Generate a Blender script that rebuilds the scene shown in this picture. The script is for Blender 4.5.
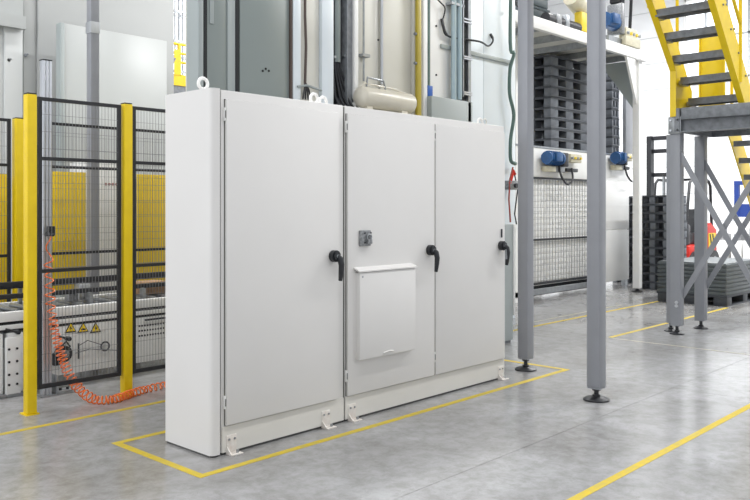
import bpy, bmesh, math, random
from mathutils import Vector, Matrix
random.seed(7)
sc = bpy.context.scene
C = sc.collection
for o in list(bpy.data.objects): bpy.data.objects.remove(o)

# ------------------------------------------------------------------ camera
F = 805.0; CX = 375.0; HY = 207.0; EYE = 1.5
ANG = math.atan((1124 - 375) / F)
FW = (math.cos(ANG), math.sin(ANG)); RT = (math.sin(ANG), -math.cos(ANG))
cam = bpy.data.cameras.new('camera'); cam_o = bpy.data.objects.new('camera', cam); C.objects.link(cam_o)
cam_o.location = (0, 0, EYE); cam_o.rotation_euler = (math.pi/2, 0, ANG - math.pi/2)
cam.sensor_width = 36; cam.lens = F * 36 / 750; cam.shift_y = -(250 - HY) / 750
cam.clip_end = 200; sc.camera = cam_o

# ------------------------------------------------------------------ world, lights, exposure
w = bpy.data.worlds.new('daylight'); sc.world = w; w.use_nodes = True
w.node_tree.nodes['Background'].inputs[0].default_value = (0.93, 0.96, 1.0, 1)
w.node_tree.nodes['Background'].inputs[1].default_value = 1.0
sc.view_settings.view_transform = 'Standard'; sc.view_settings.look = 'None'
sc.view_settings.gamma = 1; sc.view_settings.use_curve_mapping = False
sc.view_settings.exposure = -0.17
def area(name, loc, size, power, rot=(0, 0, 0), col=(1, 1, 1)):
    l = bpy.data.lights.new(name, 'AREA'); l.shape = 'RECTANGLE'; l.size, l.size_y = size; l.energy = power; l.color = col
    o = bpy.data.objects.new(name, l); C.objects.link(o); o.location = loc; o.rotation_euler = rot
    return o
LAMPS = [(x, y) for x in (1, 8, 15, 22) for y in (0.5, 7.5, 14.5)]
for x, y in LAMPS:
    area('ceiling_lamp_light', (x, y, 9.3), (5.0, 0.5), 210 if x < 10 else 850)

area('side_fill_light', (-5.8, 7.0, 5.0), (8, 5), 420, (0, -math.pi/2, 0), (0.95, 0.97, 1.0))  # unseen fill light, added to brighten the left side of the cabinet

# ------------------------------------------------------------------ helpers
def xa(px, y):                       # X on the upright plane Y = y
    u = (px - CX) / F; return (FW[0] + u*RT[0]) * y / (FW[1] + u*RT[1])
def za(px, py, y):
    u = (px - CX) / F; return EYE + (HY - py) / F * y / (FW[1] + u*RT[1])
def ya(px, x):                       # Y on the upright plane X = x
    u = (px - CX) / F; return (FW[1] + u*RT[1]) * x / (FW[0] + u*RT[0])
def zx(px, py, x):
    u = (px - CX) / F; return EYE + (HY - py) / F * x / (FW[0] + u*RT[0])

def mat(name, col, rough=0.5, metal=0.0, noise=0.0, scale=8.0, bump=0.0, bscale=60.0, col2=None, rnoise=0.0, emit=0.0, spec=0.5, stretch=None):
    m = bpy.data.materials.new(name); m.use_nodes = True
    nt = m.node_tree; N = nt.nodes; L = nt.links; b = N['Principled BSDF']
    b.inputs['Base Color'].default_value = (*col, 1); b.inputs['Roughness'].default_value = rough
    b.inputs['Metallic'].default_value = metal; b.inputs['Specular IOR Level'].default_value = spec
    if emit:
        b.inputs['Emission Color'].default_value = (*col, 1); b.inputs['Emission Strength'].default_value = emit
    if noise or bump or rnoise:
        tc = N.new('ShaderNodeTexCoord'); src = tc.outputs['Object']
        if stretch:
            mp = N.new('ShaderNodeMapping'); mp.inputs['Scale'].default_value = stretch
            L.new(src, mp.inputs[0]); src = mp.outputs[0]
        n = N.new('ShaderNodeTexNoise'); n.inputs['Scale'].default_value = scale; n.inputs['Detail'].default_value = 6
        L.new(src, n.inputs['Vector'])
        if noise:
            r = N.new('ShaderNodeValToRGB'); r.color_ramp.elements[0].position = 0.3; r.color_ramp.elements[1].position = 0.7
            c2 = col2 or tuple(max(0, c*(1-noise)) for c in col)
            r.color_ramp.elements[0].color = (*c2, 1); r.color_ramp.elements[1].color = (*col, 1)
            L.new(n.outputs['Fac'], r.inputs[0]); L.new(r.outputs[0], b.inputs['Base Color'])
        if rnoise:
            mr = N.new('ShaderNodeMapRange'); mr.inputs[3].default_value = max(0.02, rough - rnoise); mr.inputs[4].default_value = rough + rnoise
            L.new(n.outputs['Fac'], mr.inputs[0]); L.new(mr.outputs[0], b.inputs['Roughness'])
        if bump:
            n2 = N.new('ShaderNodeTexNoise'); n2.inputs['Scale'].default_value = bscale; n2.inputs['Detail'].default_value = 4
            L.new(src, n2.inputs['Vector'])
            bp = N.new('ShaderNodeBump'); bp.inputs['Strength'].default_value = bump; bp.inputs['Distance'].default_value = 0.002
            L.new(n2.outputs['Fac'], bp.inputs['Height']); L.new(bp.outputs[0], b.inputs['Normal'])
    return m
M = dict(
    cab=mat('cabinet_paint', (0.74, 0.725, 0.705), 0.42, noise=0.03, scale=2, bump=0.15, bscale=400),
    plinth=mat('plinth_paint', (0.70, 0.68, 0.63), 0.5, noise=0.05, scale=4),
    seam=mat('dark_seam', (0.09, 0.09, 0.085), 0.8), joint=mat('joint_filler', (0.2, 0.2, 0.195), 0.8),
    bracket=mat('bracket_paint', (0.78, 0.75, 0.71), 0.45, noise=0.1, scale=30, col2=(0.66, 0.60, 0.54)),
    ring=mat('eye_bolt_paint', (0.85, 0.84, 0.82), 0.35),
    blackp=mat('black_plastic', (0.018, 0.020, 0.024), 0.38, noise=0.2, scale=30),
    pallet=mat('pallet_plastic', (0.045, 0.051, 0.062), 0.5, noise=0.35, scale=6),
    palletg=mat('pallet_plastic_worn', (0.135, 0.148, 0.17), 0.55, noise=0.35, scale=9),
    sleeve=mat('grey_plastic_sheet', (0.085, 0.10, 0.108), 0.45, noise=0.2, scale=6),
    yel=mat('yellow_powder_coat', (0.84, 0.60, 0.003), 0.36, noise=0.08, scale=9, col2=(0.77, 0.54, 0.003)),
    yelp=mat('yellow_panel', (0.86, 0.60, 0.004), 0.5, noise=0.06, scale=4),
    tape=mat('yellow_floor_tape', (0.60, 0.43, 0.012), 0.65, noise=0.25, scale=22, col2=(0.46, 0.37, 0.08), spec=0.25),
    tapepale=mat('faded_floor_tape', (0.42, 0.39, 0.24), 0.5, noise=0.5, scale=12, col2=(0.29, 0.285, 0.27)),
    blackm=mat('black_powder_coat', (0.02, 0.021, 0.025), 0.42, noise=0.2, scale=20),
    wire=mat('wire_coat', (0.20, 0.20, 0.21), 0.45),
    post=mat('grey_steel_paint', (0.285, 0.295, 0.32), 0.4, noise=0.08, scale=5),
    steel=mat('galvanised_steel', (0.40, 0.42, 0.44), 0.38, 0.7, noise=0.25, scale=14),
    alu=mat('aluminium', (0.62, 0.64, 0.68), 0.32, 0.75, noise=0.1, scale=10, stretch=(8, 8, 1)),
    stairg=mat('stair_grey', (0.235, 0.25, 0.27), 0.5, noise=0.35, scale=16),
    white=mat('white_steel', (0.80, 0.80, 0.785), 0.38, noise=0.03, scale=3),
    cream=mat('cream_panel', (0.66, 0.65, 0.59), 0.33, noise=0.06, scale=1.5),
    bwhite=mat('bluish_panel', (0.70, 0.76, 0.80), 0.3, noise=0.04, scale=2),
    sage=mat('sage_grey_door', (0.235, 0.27, 0.262), 0.32, noise=0.08, scale=1.2),
    sage2=mat('sage_frame', (0.36, 0.40, 0.40), 0.35, noise=0.06, scale=2),
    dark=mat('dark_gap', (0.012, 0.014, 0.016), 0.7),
    brown=mat('brown_cable', (0.085, 0.06, 0.05), 0.5),
    tank=mat('tank_enamel', (0.70, 0.66, 0.56), 0.3, noise=0.06, scale=5),
    mustard=mat('mustard_pipe', (0.42, 0.33, 0.035), 0.35, noise=0.1, scale=7),
    blue=mat('motor_blue', (0.015, 0.09, 0.26), 0.4, noise=0.3, scale=18),
    navy=mat('navy_frame', (0.008, 0.035, 0.20), 0.45), btag=mat('blue_tag', (0.01, 0.10, 0.42), 0.4),
    duct=mat('duct_tube', (0.42, 0.53, 0.58), 0.25, 0.3, noise=0.1, scale=5),
    green=mat('green_hose', (0.10, 0.17, 0.15), 0.4, noise=0.15, scale=12),
    hose=mat('orange_hose', (0.85, 0.15, 0.015), 0.3, noise=0.15, scale=20, col2=(0.80, 0.20, 0.04)),
    red=mat('truck_red', (0.62, 0.03, 0.02), 0.35, noise=0.1, scale=5),
    beige=mat('gearbox_beige', (0.60, 0.56, 0.42), 0.45, noise=0.15, scale=14),
    brass=mat('brass_yellow', (0.75, 0.55, 0.03), 0.4),
    pad=mat('padlock_metal', (0.34, 0.35, 0.36), 0.35, 0.4, noise=0.5, scale=60),
    wall=mat('hall_wall', (0.86, 0.87, 0.88), 0.6, noise=0.02, scale=1),
    backsheet=mat('back_sheet_grey', (0.40, 0.41, 0.405), 0.4, noise=0.04, scale=1), box=mat('enclosure_white', (0.50, 0.52, 0.515), 0.28, noise=0.04, scale=1), shadewall=mat('shaded_wall_grey', (0.43, 0.445, 0.44), 0.35, noise=0.06, scale=1),  # the last one is the wall grey darkened as painted shadow
    wire2=mat('cladding_wire', (0.27, 0.27, 0.27), 0.45),
    greywall=mat('grey_machine_wall', (0.66, 0.675, 0.67), 0.3, noise=0.06, scale=0.8),
    ceil=mat('ceiling_paint', (0.72, 0.72, 0.72), 0.8),
    lamp=mat('lamp_diffuser', (1, 1, 1), 0.5, emit=6),
    glow=mat('daylit_pane', (0.93, 0.97, 1.0), 0.2, emit=1.15),
    warn=mat('warning_yellow', (0.95, 0.68, 0.02), 0.5),
    ink=mat('print_black', (0.01, 0.01, 0.01), 0.5),
    rust=mat('rust_red_mark', (0.35, 0.06, 0.04), 0.5),
)
# polished concrete
def concrete():
    m = bpy.data.materials.new('polished_concrete'); m.use_nodes = True
    nt = m.node_tree; N = nt.nodes; L = nt.links; b = N['Principled BSDF']
    g = N.new('ShaderNodeNewGeometry')
    def noise(s, d=8, rough=.6, dist=0.0):
        n = N.new('ShaderNodeTexNoise'); n.inputs['Scale'].default_value = s; n.inputs['Detail'].default_value = d
        n.inputs['Roughness'].default_value = rough; n.inputs['Distortion'].default_value = dist
        L.new(g.outputs['Position'], n.inputs['Vector']); return n
    def ramp(n, p0, c0, p1, c1):
        r = N.new('ShaderNodeValToRGB'); r.color_ramp.elements[0].position = p0; r.color_ramp.elements[1].position = p1
        r.color_ramp.elements[0].color = (*c0, 1); r.color_ramp.elements[1].color = (*c1, 1)
        L.new(n.outputs['Fac'], r.inputs[0]); return r
    a = ramp(noise(0.9, 8, .65, .6), .34, (.262, .258, .254), .66, (.40, .404, .41))
    s = ramp(noise(9, 10, .75, .3), .38, (.66, .645, .62), .58, (1, 1, 1))
    k = ramp(noise(3.1, 12, .8, 1.2), .30, (.35, .335, .32), .37, (1, 1, 1))
    m1 = N.new('ShaderNodeMix'); m1.data_type = 'RGBA'; m1.blend_type = 'MULTIPLY'; m1.inputs[0].default_value = 0.75
    L.new(a.outputs[0], m1.inputs[6]); L.new(s.outputs[0], m1.inputs[7])
    m2 = N.new('ShaderNodeMix'); m2.data_type = 'RGBA'; m2.blend_type = 'MULTIPLY'; m2.inputs[0].default_value = 0.6
    L.new(m1.outputs[2], m2.inputs[6]); L.new(k.outputs[0], m2.inputs[7])
    L.new(m2.outputs[2], b.inputs['Base Color'])
    mr = N.new('ShaderNodeMapRange'); mr.inputs[3].default_value = 0.11; mr.inputs[4].default_value = 0.28
    L.new(noise(2.2, 6, .6, .4).outputs['Fac'], mr.inputs[0]); L.new(mr.outputs[0], b.inputs['Roughness'])
    b.inputs['Specular IOR Level'].default_value = 0.6
    bp = N.new('ShaderNodeBump'); bp.inputs['Strength'].default_value = 0.10; bp.inputs['Distance'].default_value = 0.004
    L.new(noise(14, 5).outputs['Fac'], bp.inputs['Height']); L.new(bp.outputs[0], b.inputs['Normal'])
    return m
M['floor'] = concrete()

class B:
    """collects shapes, builds one mesh object"""
    def __init__(s): s.bm = bmesh.new()
    def add(s, vs, fs, smooth=False):
        v = [s.bm.verts.new(p) for p in vs]
        for f in fs:
            try:
                q = s.bm.faces.new([v[i] for i in f]); q.smooth = smooth
            except ValueError: pass
        return s
    def box(s, x0, x1, y0, y1, z0, z1, bev=0.0):
        x0, x1 = min(x0, x1), max(x0, x1); y0, y1 = min(y0, y1), max(y0, y1); z0, z1 = min(z0, z1), max(z0, z1)
        t = bmesh.new(); bmesh.ops.create_cube(t, size=1)
        for v in t.verts:
            v.co = ((x0+x1)/2 + v.co.x*(x1-x0), (y0+y1)/2 + v.co.y*(y1-y0), (z0+z1)/2 + v.co.z*(z1-z0))
        if bev: bmesh.ops.bevel(t, geom=t.edges[:], offset=bev, segments=2, affect='EDGES', profile=.5)
        s._merge(t); return s
    def _merge(s, t, mtx=None, smooth=False):
        if mtx: t.transform(mtx)
        mp = {v: s.bm.verts.new(v.co) for v in t.verts}
        for f in t.faces:
            q = s.bm.faces.new([mp[v] for v in f.verts]); q.smooth = smooth or f.smooth
        t.free()
    def prism(s, pts, axis, a, b):
        """2-D outline extruded along axis from a to b; pts in the other two axes, in x,y,z order"""
        def P(p, h):
            return {'x': (h, p[0], p[1]), 'y': (p[0], h, p[1]), 'z': (p[0], p[1], h)}[axis]
        n = len(pts)
        return s.add([P(p, a) for p in pts] + [P(p, b) for p in pts],
                     [tuple(range(n)), tuple(range(2*n-1, n-1, -1))] + [(i, i+n, (i+1) % n + n, (i+1) % n) for i in range(n)])
    def beam(s, p, q, w, h, up=(0, 0, 1)):
        p = Vector(p); q = Vector(q); d = (q-p).normalized(); u = Vector(up)
        a = d.cross(u)
        if a.length < 1e-3: a = d.cross(Vector((1, 0, 0)))
        a.normalize(); b = a.cross(d); a *= w/2; b *= h/2
        vs = [p-a-b, p+a-b, p+a+b, p-a+b, q-a-b, q+a-b, q+a+b, q-a+b]
        return s.add(vs, [(0, 3, 2, 1), (4, 5, 6, 7), (0, 1, 5, 4), (1, 2, 6, 5), (2, 3, 7, 6), (3, 0, 4, 7)])
    def tube(s, path, r, n=8, closed=False):
        pts = [Vector(p) for p in path]; m = len(pts); rings = []
        prev = None
        for i, p in enumerate(pts):
            if closed: t = pts[(i+1) % m] - pts[i-1]
            else: t = pts[min(i+1, m-1)] - pts[max(i-1, 0)]
            t.normalize()
            if prev is None:
                a = t.cross(Vector((0, 0, 1)))
                if a.length < .05: a = t.cross(Vector((1, 0, 0)))
            else: a = prev - t*prev.dot(t)
            a.normalize(); prev = a; b = t.cross(a)
            rr = r[i] if isinstance(r, (list, tuple)) else r
            rings.append([s.bm.verts.new(p + (a*math.cos(k*2*math.pi/n) + b*math.sin(k*2*math.pi/n))*rr) for k in range(n)])
        for i in range(m if closed else m-1):
            R0, R1 = rings[i], rings[(i+1) % m]
            for k in range(n):
                try: f = s.bm.faces.new((R0[k], R0[(k+1) % n], R1[(k+1) % n], R1[k])); f.smooth = True
                except ValueError: pass
        if not closed:
            s.bm.faces.new(rings[0][::-1]); s.bm.faces.new(rings[-1])
        return s
    def cyl(s, p, q, r, n=16): return s.tube([p, q], r, n)
    def lathe(s, prof, c=(0, 0, 0), n=20):
        rings = [[s.bm.verts.new((c[0]+r*math.cos(k*2*math.pi/n), c[1]+r*math.sin(k*2*math.pi/n), c[2]+z)) for k in range(n)] for r, z in prof]
        for R0, R1 in zip(rings, rings[1:]):
            for k in range(n):
                f = s.bm.faces.new((R0[k], R0[(k+1) % n], R1[(k+1) % n], R1[k])); f.smooth = True
        s.bm.faces.new(rings[0][::-1]); s.bm.faces.new(rings[-1]); return s
    def torus(s, c, R, r, axis='y', n=20, m=8):
        path = []
        for k in range(n):
            a = k*2*math.pi/n; u, v = R*math.cos(a), R*math.sin(a)
            path.append({'y': (c[0]+u, c[1], c[2]+v), 'x': (c[0], c[1]+u, c[2]+v), 'z': (c[0]+u, c[1]+v, c[2])}[axis])
        return s.tube(path, r, m, True)
    def mesh(s, name):
        bmesh.ops.recalc_face_normals(s.bm, faces=s.bm.faces[:])
        me = bpy.data.meshes.new(name); s.bm.to_mesh(me); s.bm.free()
        try: me.set_sharp_from_angle(angle=math.radians(40))
        except Exception: pass
        return me
    def build(s, name, m, parent=None, kind=None):
        me = s.mesh(name); me.materials.append(M[m] if isinstance(m, str) else m)
        o = bpy.data.objects.new(name, me); C.objects.link(o)
        if parent:
            o.parent = parent
            # meshes are written in world coordinates: take the parents' translation out
            v = Vector((0, 0, 0)); p = parent
            while p: v += p.location; p = p.parent
            me.transform(Matrix.Translation(-v))
        if kind: o['kind'] = kind
        return o

def sm(path, n=5):
    P = [Vector(p) for p in path]; m = len(P); out = []
    for i in range(m-1):
        p0, p1, p2, p3 = P[max(i-1, 0)], P[i], P[i+1], P[min(i+2, m-1)]
        for k in range(n):
            t = k/n; out.append(.5*((2*p1) + (p2-p0)*t + (2*p0-5*p1+4*p2-p3)*t*t + (3*p1-p0-3*p2+p3)*t**3))
    return out + [P[-1]]
def tag(o, label, cat, group=None, kind=None):
    o['label'] = label; o['category'] = cat
    if group: o['group'] = group
    if kind: o['kind'] = kind
    return o
def thing(name, loc, label, cat, group=None):
    o = bpy.data.objects.new(name, None); C.objects.link(o); o.location = loc; o.empty_display_size = .1
    return tag(o, label, cat, group)
def part(name, me, m, parent, loc=(0, 0, 0), label=None):
    if m and not me.materials: me.materials.append(M[m])
    o = bpy.data.objects.new(name, me); C.objects.link(o); o.parent = parent; o.location = loc
    if label: o['label'] = label
    return o
def dup(o, parent=None):
    c = o.copy(); C.objects.link(c); c.parent = parent
    for ch in list(o.children): dup(ch, c)
    return c
def bx(name, m, parent, *a, **k):
    lab = k.pop('label', None); kind = k.pop('kind', None)
    o = B().box(*a, **k).build(name, m, parent, kind)
    if lab: o['label'] = lab
    return o
ORD = ['', 'topmost', 'second from the top', 'third from the top', 'fourth from the top', 'fifth from the top', 'sixth from the top',
       'seventh from the top', 'eighth from the top', 'ninth from the top', 'tenth from the top', 'eleventh from the top']

# ================================================================== SETTING
fl = bx('floor', 'joint', None, -6, 31, -6, 21, -0.30, -0.006, kind='structure')
XE = [-6, 1.2, 6.58, 12.0, 17.4, 22.8, 31]; YE = [-6, -2.7, 2.74, 8.2, 13.6, 21]
for i in range(6):
    for j in range(5):
        bx('concrete_slab', 'floor', fl, XE[i]+.0015, XE[i+1]-.0015, YE[j]+.0015, YE[j+1]-.0015, -0.012, 0)
wr = bx('wall_right', 'wall', None, 30, 30.2, -6, 21, 0, 11, kind='structure')
for k in range(11):
    bx('siding_panel', 'wall', wr, 29.95, 30.0, -6, 21, k+.012, k+.988, bev=.01)
wb = bx('wall_back', 'wall', None, -6, 30, 20, 20.2, 0, 11, kind='structure')
for k in range(11):
    bx('siding_panel', 'wall', wb, -6, 30, 19.95, 20.0, k+.012, k+.988, bev=.01)
cl = bx('ceiling', 'ceil', None, -6, 31, -6, 21, 10.5, 10.7, kind='structure')
# windows of the far walls
def window(n, axis, a0, a1, z0, z1, pos, bars, hb=1):
    def bb(name, m, par, u0, u1, d0, d1, zz0, zz1):
        return bx(name, m, par, u0, u1, pos-d1, pos-d0, zz0, zz1) if axis == 'y' else bx(name, m, par, pos-d1, pos-d0, u0, u1, zz0, zz1)
    r = bb('window_%d' % n, 'glow', None, a0, a1, .0, .03, z0, z1); r['kind'] = 'structure'
    for s in (a0, a1): bb('window_frame', 'white', r, s-.05, s+.05, 0, .1, z0-.05, z1+.05)
    for s in (z0, z1): bb('window_frame', 'white', r, a0, a1, 0, .1, s-.05, s+.05)
    for k in range(1, bars): bb('glazing_bar', 'steel', r, a0+(a1-a0)*k/bars-.035, a0+(a1-a0)*k/bars+.035, .03, .08, z0, z1)
    for k in range(1, hb): bb('glazing_bar', 'steel', r, a0, a1, .03, .08, z0+(z1-z0)*k/hb-.04, z0+(z1-z0)*k/hb+.04)
window(1, 'y', 11.5, 16.0, 3.4, 9.4, 19.95, 14, 5)
window(2, 'x', 8.2, 12.0, 6.2, 9.2, 29.95, 5, 2)
window(3, 'x', -1.0, 6.6, 1.2, 4.6, 29.95, 6, 2)
# ceiling lamps
for x, y in LAMPS:
    t = bx('lamp_housing', 'white', cl, x-2.55, x+2.55, y-.28, y+.28, 9.42, 9.52); bx('lamp_diffuser', 'lamp', t, x-2.5, x+2.5, y-.25, y+.25, 9.38, 9.42)
    for s in (-2, 2): B().cyl((x+s, y, 9.5), (x+s, y, 10.5), .01, 6).build('suspension_rod', 'steel', t)

# ---- yellow floor markings
def mark(rects, label, m='tape'):
    b = B()
    for r in rects: b.box(*r, 0.0, 0.0015)
    tag(b.build('floor_marking', m), label, 'floor tape')
mark([(2.60, 6.66, 3.74, 3.79), (2.60, 2.65, 3.79, 4.66), (2.60, 6.66, 4.66, 4.71), (6.61, 6.66, 3.79, 4.66)],
     'yellow tape rectangle on the floor round the white electrical cabinets')
mark([(-4, 13.2, 5.40, 5.45)], 'yellow floor line along the foot of the yellow posted fence, on behind the cabinets')
mark([(2.2, 14, 2.04, 2.09)], 'yellow floor line in the right foreground running to the right edge')
mark([(8.62, 12.36, 4.30, 4.35)], 'yellow floor line running under the crossed stair braces to the crates')
mark([(8.56, 8.59, 1.2, 4.30)], 'faded thin cross line on the floor in front of the stair posts', 'tapepale')
mark([(6.9, 11.6, 5.62, 5.65)], 'thin pale worn floor line in front of the mesh clad machine', 'tapepale')

# ================================================================== ELECTRICAL CABINETS
YF = 3.985
def cabinet(x0, x1, doors, label):
    t = thing('electrical_cabinet', ((x0+x1)/2, 4.25, 0), label, 'cabinet')
    y1 = 4.465
    bx('body', 'cab', t, x0+.005, x1, YF, y1, .014, 2.208, bev=.006)
    bx('plinth_gasket', 'seam', t, x0+.012, x1-.006, YF+.006, y1-.008, 0, .014)
    return t
def handle_bm(px, zc=1.165):
    x = xa(px, YF-.03) - .014; h = B()
    h.cyl((x, YF-.024, zc), (x, YF-.060, zc), .040, 20)
    h.cyl((x, YF-.058, zc), (x, YF-.074, zc), .030, 20)
    h.tube([(x+.008, YF-.066, zc+.004), (x+.018, YF-.078, zc-.018), (x+.024, YF-.084, zc-.06), (x+.026, YF-.078, zc-.11), (x+.026, YF-.07, zc-.168)], [.017, .022, .021, .019, .014], 10)
    return h
def make_door(t, xl, xr, z0, z1, hx, key=False, **kw):
    d = bx('door', 'cab', t, xl, xr, YF-.024, YF-.003, z0, z1, bev=.004)
    bx('door_gasket', 'seam', t, xl-.003, xr+.003, YF-.003, YF+.001, z0-.003, z1+.003)
    for zz in (z0+.14, z1-.09):
        bx('hinge', 'ring', t, xl-.012, xl-.001, YF-.020, YF-.001, zz-.04, zz+.04, bev=.002)
        bx('hinge_pin', 'seam', t, xl-.009, xl-.004, YF-.0225, YF-.020, zz-.022, zz+.022)
    handle_bm(hx).build('handle', 'blackp', d)['label'] = 'black swing handle'
    x = xa(hx, YF-.03) - .014
    B().cyl((x, YF-.074, 1.165), (x, YF-.0765, 1.165), .012, 12).build('lock_cylinder', 'steel', d)
    if key:
        bx('keyhole_cover', 'blackp', d, x+.004, x+.022, YF-.032, YF-.024, 1.235, 1.31, bev=.003)
        bx('lock_key', 'steel', d, x-.005, x+.008, YF-.088, YF-.074, 1.05, 1.135)
    return d
def eye_bolt(t, px, y=4.2):
    x = xa(px, y); b = B().torus((x, y, 2.268), .034, .011, 'y'); b.lathe([(.02, 2.206), (.02, 2.222), (.012, 2.226), (.012, 2.24)], (x, y, 0), 12)
    b.build('eye_bolt', 'ring', t)
def foot_bracket(t, px, label=None):
    x = xa(px, YF); 
    b = B().box(x-.055, x+.020, YF-.010, YF, .006, .115, bev=.003); b.box(x-.055, x+.030, YF-.065, YF, .0, .009, bev=.002)
    b.prism([(YF-.055, .008), (YF-.01, .008), (YF-.01, .05)], 'x', x-.055, x-.049)
    o = b.build('foot_bracket', 'bracket', t)
    B().cyl((x+.005, YF-.04, .008), (x+.005, YF-.04, .026), .010, 6).build('anchor_bolt', 'steel', o)
    for dx in (-.038, .004): B().cyl((x+dx, YF-.011, .09), (x+dx, YF-.018, .09), .007, 6).build('bracket_screw', 'steel', o)
XL, XS, XR = 2.845, 3.965, 5.949
A = cabinet(2.915, XS-.006, 1, 'tall white steel electrical cabinet with one door, left unit of the row')
# left side panel wraps round the front corner with a big radius
r = .035; prof = [(2.907, 4.47), (XL, 4.47), (XL, YF-.008+r)]
prof += [(XL+r-r*math.cos(a), YF-.008+r-r*math.sin(a)) for a in (k*math.pi/12 for k in range(1, 6))] + [(XL+r, YF-.008), (2.907, YF-.008)]
sp = B().prism(prof, 'z', .012, 2.213).build('side_panel', 'cab', A)
bx('side_gasket', 'seam', A, 2.906, 2.921, YF+.006, 4.46, .03, 2.205)
bx('side_gasket', 'seam', A, 2.85, 2.905, YF+.006, 4.46, 0, .013)
make_door(A, 2.945, 3.892, .180, 2.150, 335)
bx('plinth', 'plinth', A, 2.925, XS-.008, YF-.006, YF, .016, .172)
for p in (203, 314): eye_bolt(A, p)
for p in (233, 327): foot_bracket(A, p)
Bc = cabinet(XS+.004, XR, 2, 'wide white steel electrical cabinet with two doors and a document pocket')
make_door(Bc, 3.982, 4.945, .180, 2.150, 431)
d3 = make_door(Bc, 4.962, 5.925, .180, 2.150, 502, key=True)
bx('plinth', 'plinth', Bc, XS+.008, XR-.008, YF-.006, YF, .016, .172)
for p in (323, 480): eye_bolt(Bc, p, 4.28)
for p in (353, 501): foot_bracket(Bc, p)
bx('unit_seam', 'seam', Bc, XS-.006, XS+.004, YF+.004, 4.46, 0, 2.2)
# pocket + padlocked switch on the middle door
pk = bx('document_pocket', 'cab', Bc, 4.048, 4.655, YF-.075, YF-.024, .425, 1.040, bev=.007)
B().prism([(YF-.082, 1.052), (YF-.024, 1.075), (YF-.024, 1.066), (YF-.082, 1.043)], 'x', 4.034, 4.667).build('pocket_lid', 'cab', pk)
bx('pocket_flange', 'cab', pk, 4.038, 4.667, YF-.03, YF-.024, .41, 1.05, bev=.002)
B().cyl((4.075, YF-.0745, 1.01), (4.075, YF-.077, 1.01), .008, 8).build('rivet', 'steel', pk)
B().tube([(4.29, YF-.075, .445), (4.32, YF-.082, .455), (4.36, YF-.083, .457), (4.40, YF-.075, .447)], .006, 6).build('finger_pull', 'cab', pk)
sw = bx('padlock_switch', 'pad', Bc, 4.085, 4.195, YF-.045, YF-.024, 1.222, 1.335, bev=.006, label='grey metal hasp with padlock')
B().torus((4.165, YF-.055, 1.285), .022, .006, 'y', 14, 6).build('shackle', 'steel', sw)
bx('padlock_body', 'pad', sw, 4.142, 4.188, YF-.066, YF-.044, 1.238, 1.272, bev=.004)
for dx, dz in ((4.128, 1.247), (4.128, 1.315), (4.19, 1.315)): B().cyl((dx, YF-.044, dz), (dx, YF-.05, dz), .006, 8).build('screw', 'blackm', sw)

# ================================================================== STEEL POSTS A and B with levelling feet
def level_foot(t, x, y, r=.10, top=.11):
    b = B().lathe([(r, 0), (r, .012), (r*.8, .022), (.03, .032), (.03, .045)], (x, y, 0), 24); o = b.build('foot_plate', 'blackm', t)
    B().lathe([(.018, .04), (.018, top+.01)], (x, y, 0), 12).build('foot_spindle', 'blackm', t)
    B().lathe([(.032, top-.03), (.032, top-.008)], (x, y, 0), 6).build('lock_nut', 'blackm', t)
def square_post(x, y, w, z0, z1, label, m='post', foot=True, name='steel_post'):
    t = thing(name, (x, y, 0), label, 'post')
    bx('column', m, t, x-w/2, x+w/2, y-w/2, y+w/2, z0, z1, bev=.008)
    if foot: level_foot(t, x, y, top=z0); bx('end_plate', m, t, x-w/2+.004, x+w/2-.004, y-w/2+.004, y+w/2-.004, z0-.012, z0-.0005)
    return t
square_post(6.375, 4.035, .108, .115, 5.0, 'square grey steel post on a round black foot, beside the right end of the cabinets')
square_post(5.752, 3.002, .110, .105, 5.0, 'square grey steel post standing nearest the camera on a round black foot')
t = thing('mezzanine_platform', (6.06, 3.5, 5.0), 'grey steel platform carried by the two tall grey posts, above the view', 'platform')
bx('deck', 'post', t, 5.5, 7.25, 2.8, 4.3, 5.16, 5.2)
for y in (2.9, 4.2): bx('beam', 'post', t, 5.5, 7.25, y-.1 if y < 3 else y-.22, y+.16 if y < 3 else y-.1, 5.0, 5.16)

# ================================================================== FENCE
def fence_post(t, x, y, h, r):
    p = bx('fence_post', 'yel', t, x-r, x+r, y-r, y+r, .008, h, bev=.006)
    bx('base_plate', 'yel', p, x-r-.012, x+r+.012, y-r-.012, y+r+.03, 0, .008)
    bx('post_cap', 'blackp', p, x-r+.003, x+r-.003, y-r+.003, y+r-.003, h, h+.010, bev=.003)
    for z in (.35*h/2.3, .83*h):
        bx('clamp', 'blackm', p, x+r, x+r+.02, y-.022, y+.022, z-.03, z+.03, bev=.003)
def fence_panel(t, x0, x1, y, z0, z1, rails, pitch=.026):
    b = B()
    for a in (x0, x1-.028): b.box(a, a+.028, y-.012, y+.012, z0, z1)
    for a, c in ((z0, z0+.032), (z1-.026, z1)): b.box(x0+.028, x1-.028, y-.012, y+.012, a, c)
    p = b.build('panel_frame', 'blackm', t)
    for z in rails: bx('cross_rail', 'blackm', p, x0+.028, x1-.028, y-.010, y+.010, z-.013, z+.013)
    b = B(); n = int((x1-x0)/pitch); q = .0012
    for k in range(1, n):
        x = x0 + (x1-x0)*k/n; b.box(x-q, x+q, y-q, y+q, z0+.02, z1-.02)
    m = int((z1-z0)/.125)
    for k in range(1, m):
        z = z0 + (z1-z0)*k/m; b.box(x0+.02, x1-.02, y-.006, y-.0028, z-q, z+q)
    b.build('wire_mesh', 'wire', p, 'stuff')
t = thing('safety_fence', (3.3, 5.8, 0), 'front safety fence of yellow posts and black wire mesh, left of the cabinets', 'fence', 'safety fences')
for x in (2.567, 3.335, 4.09): fence_post(t, x, 5.8, 2.315, .036)
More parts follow.
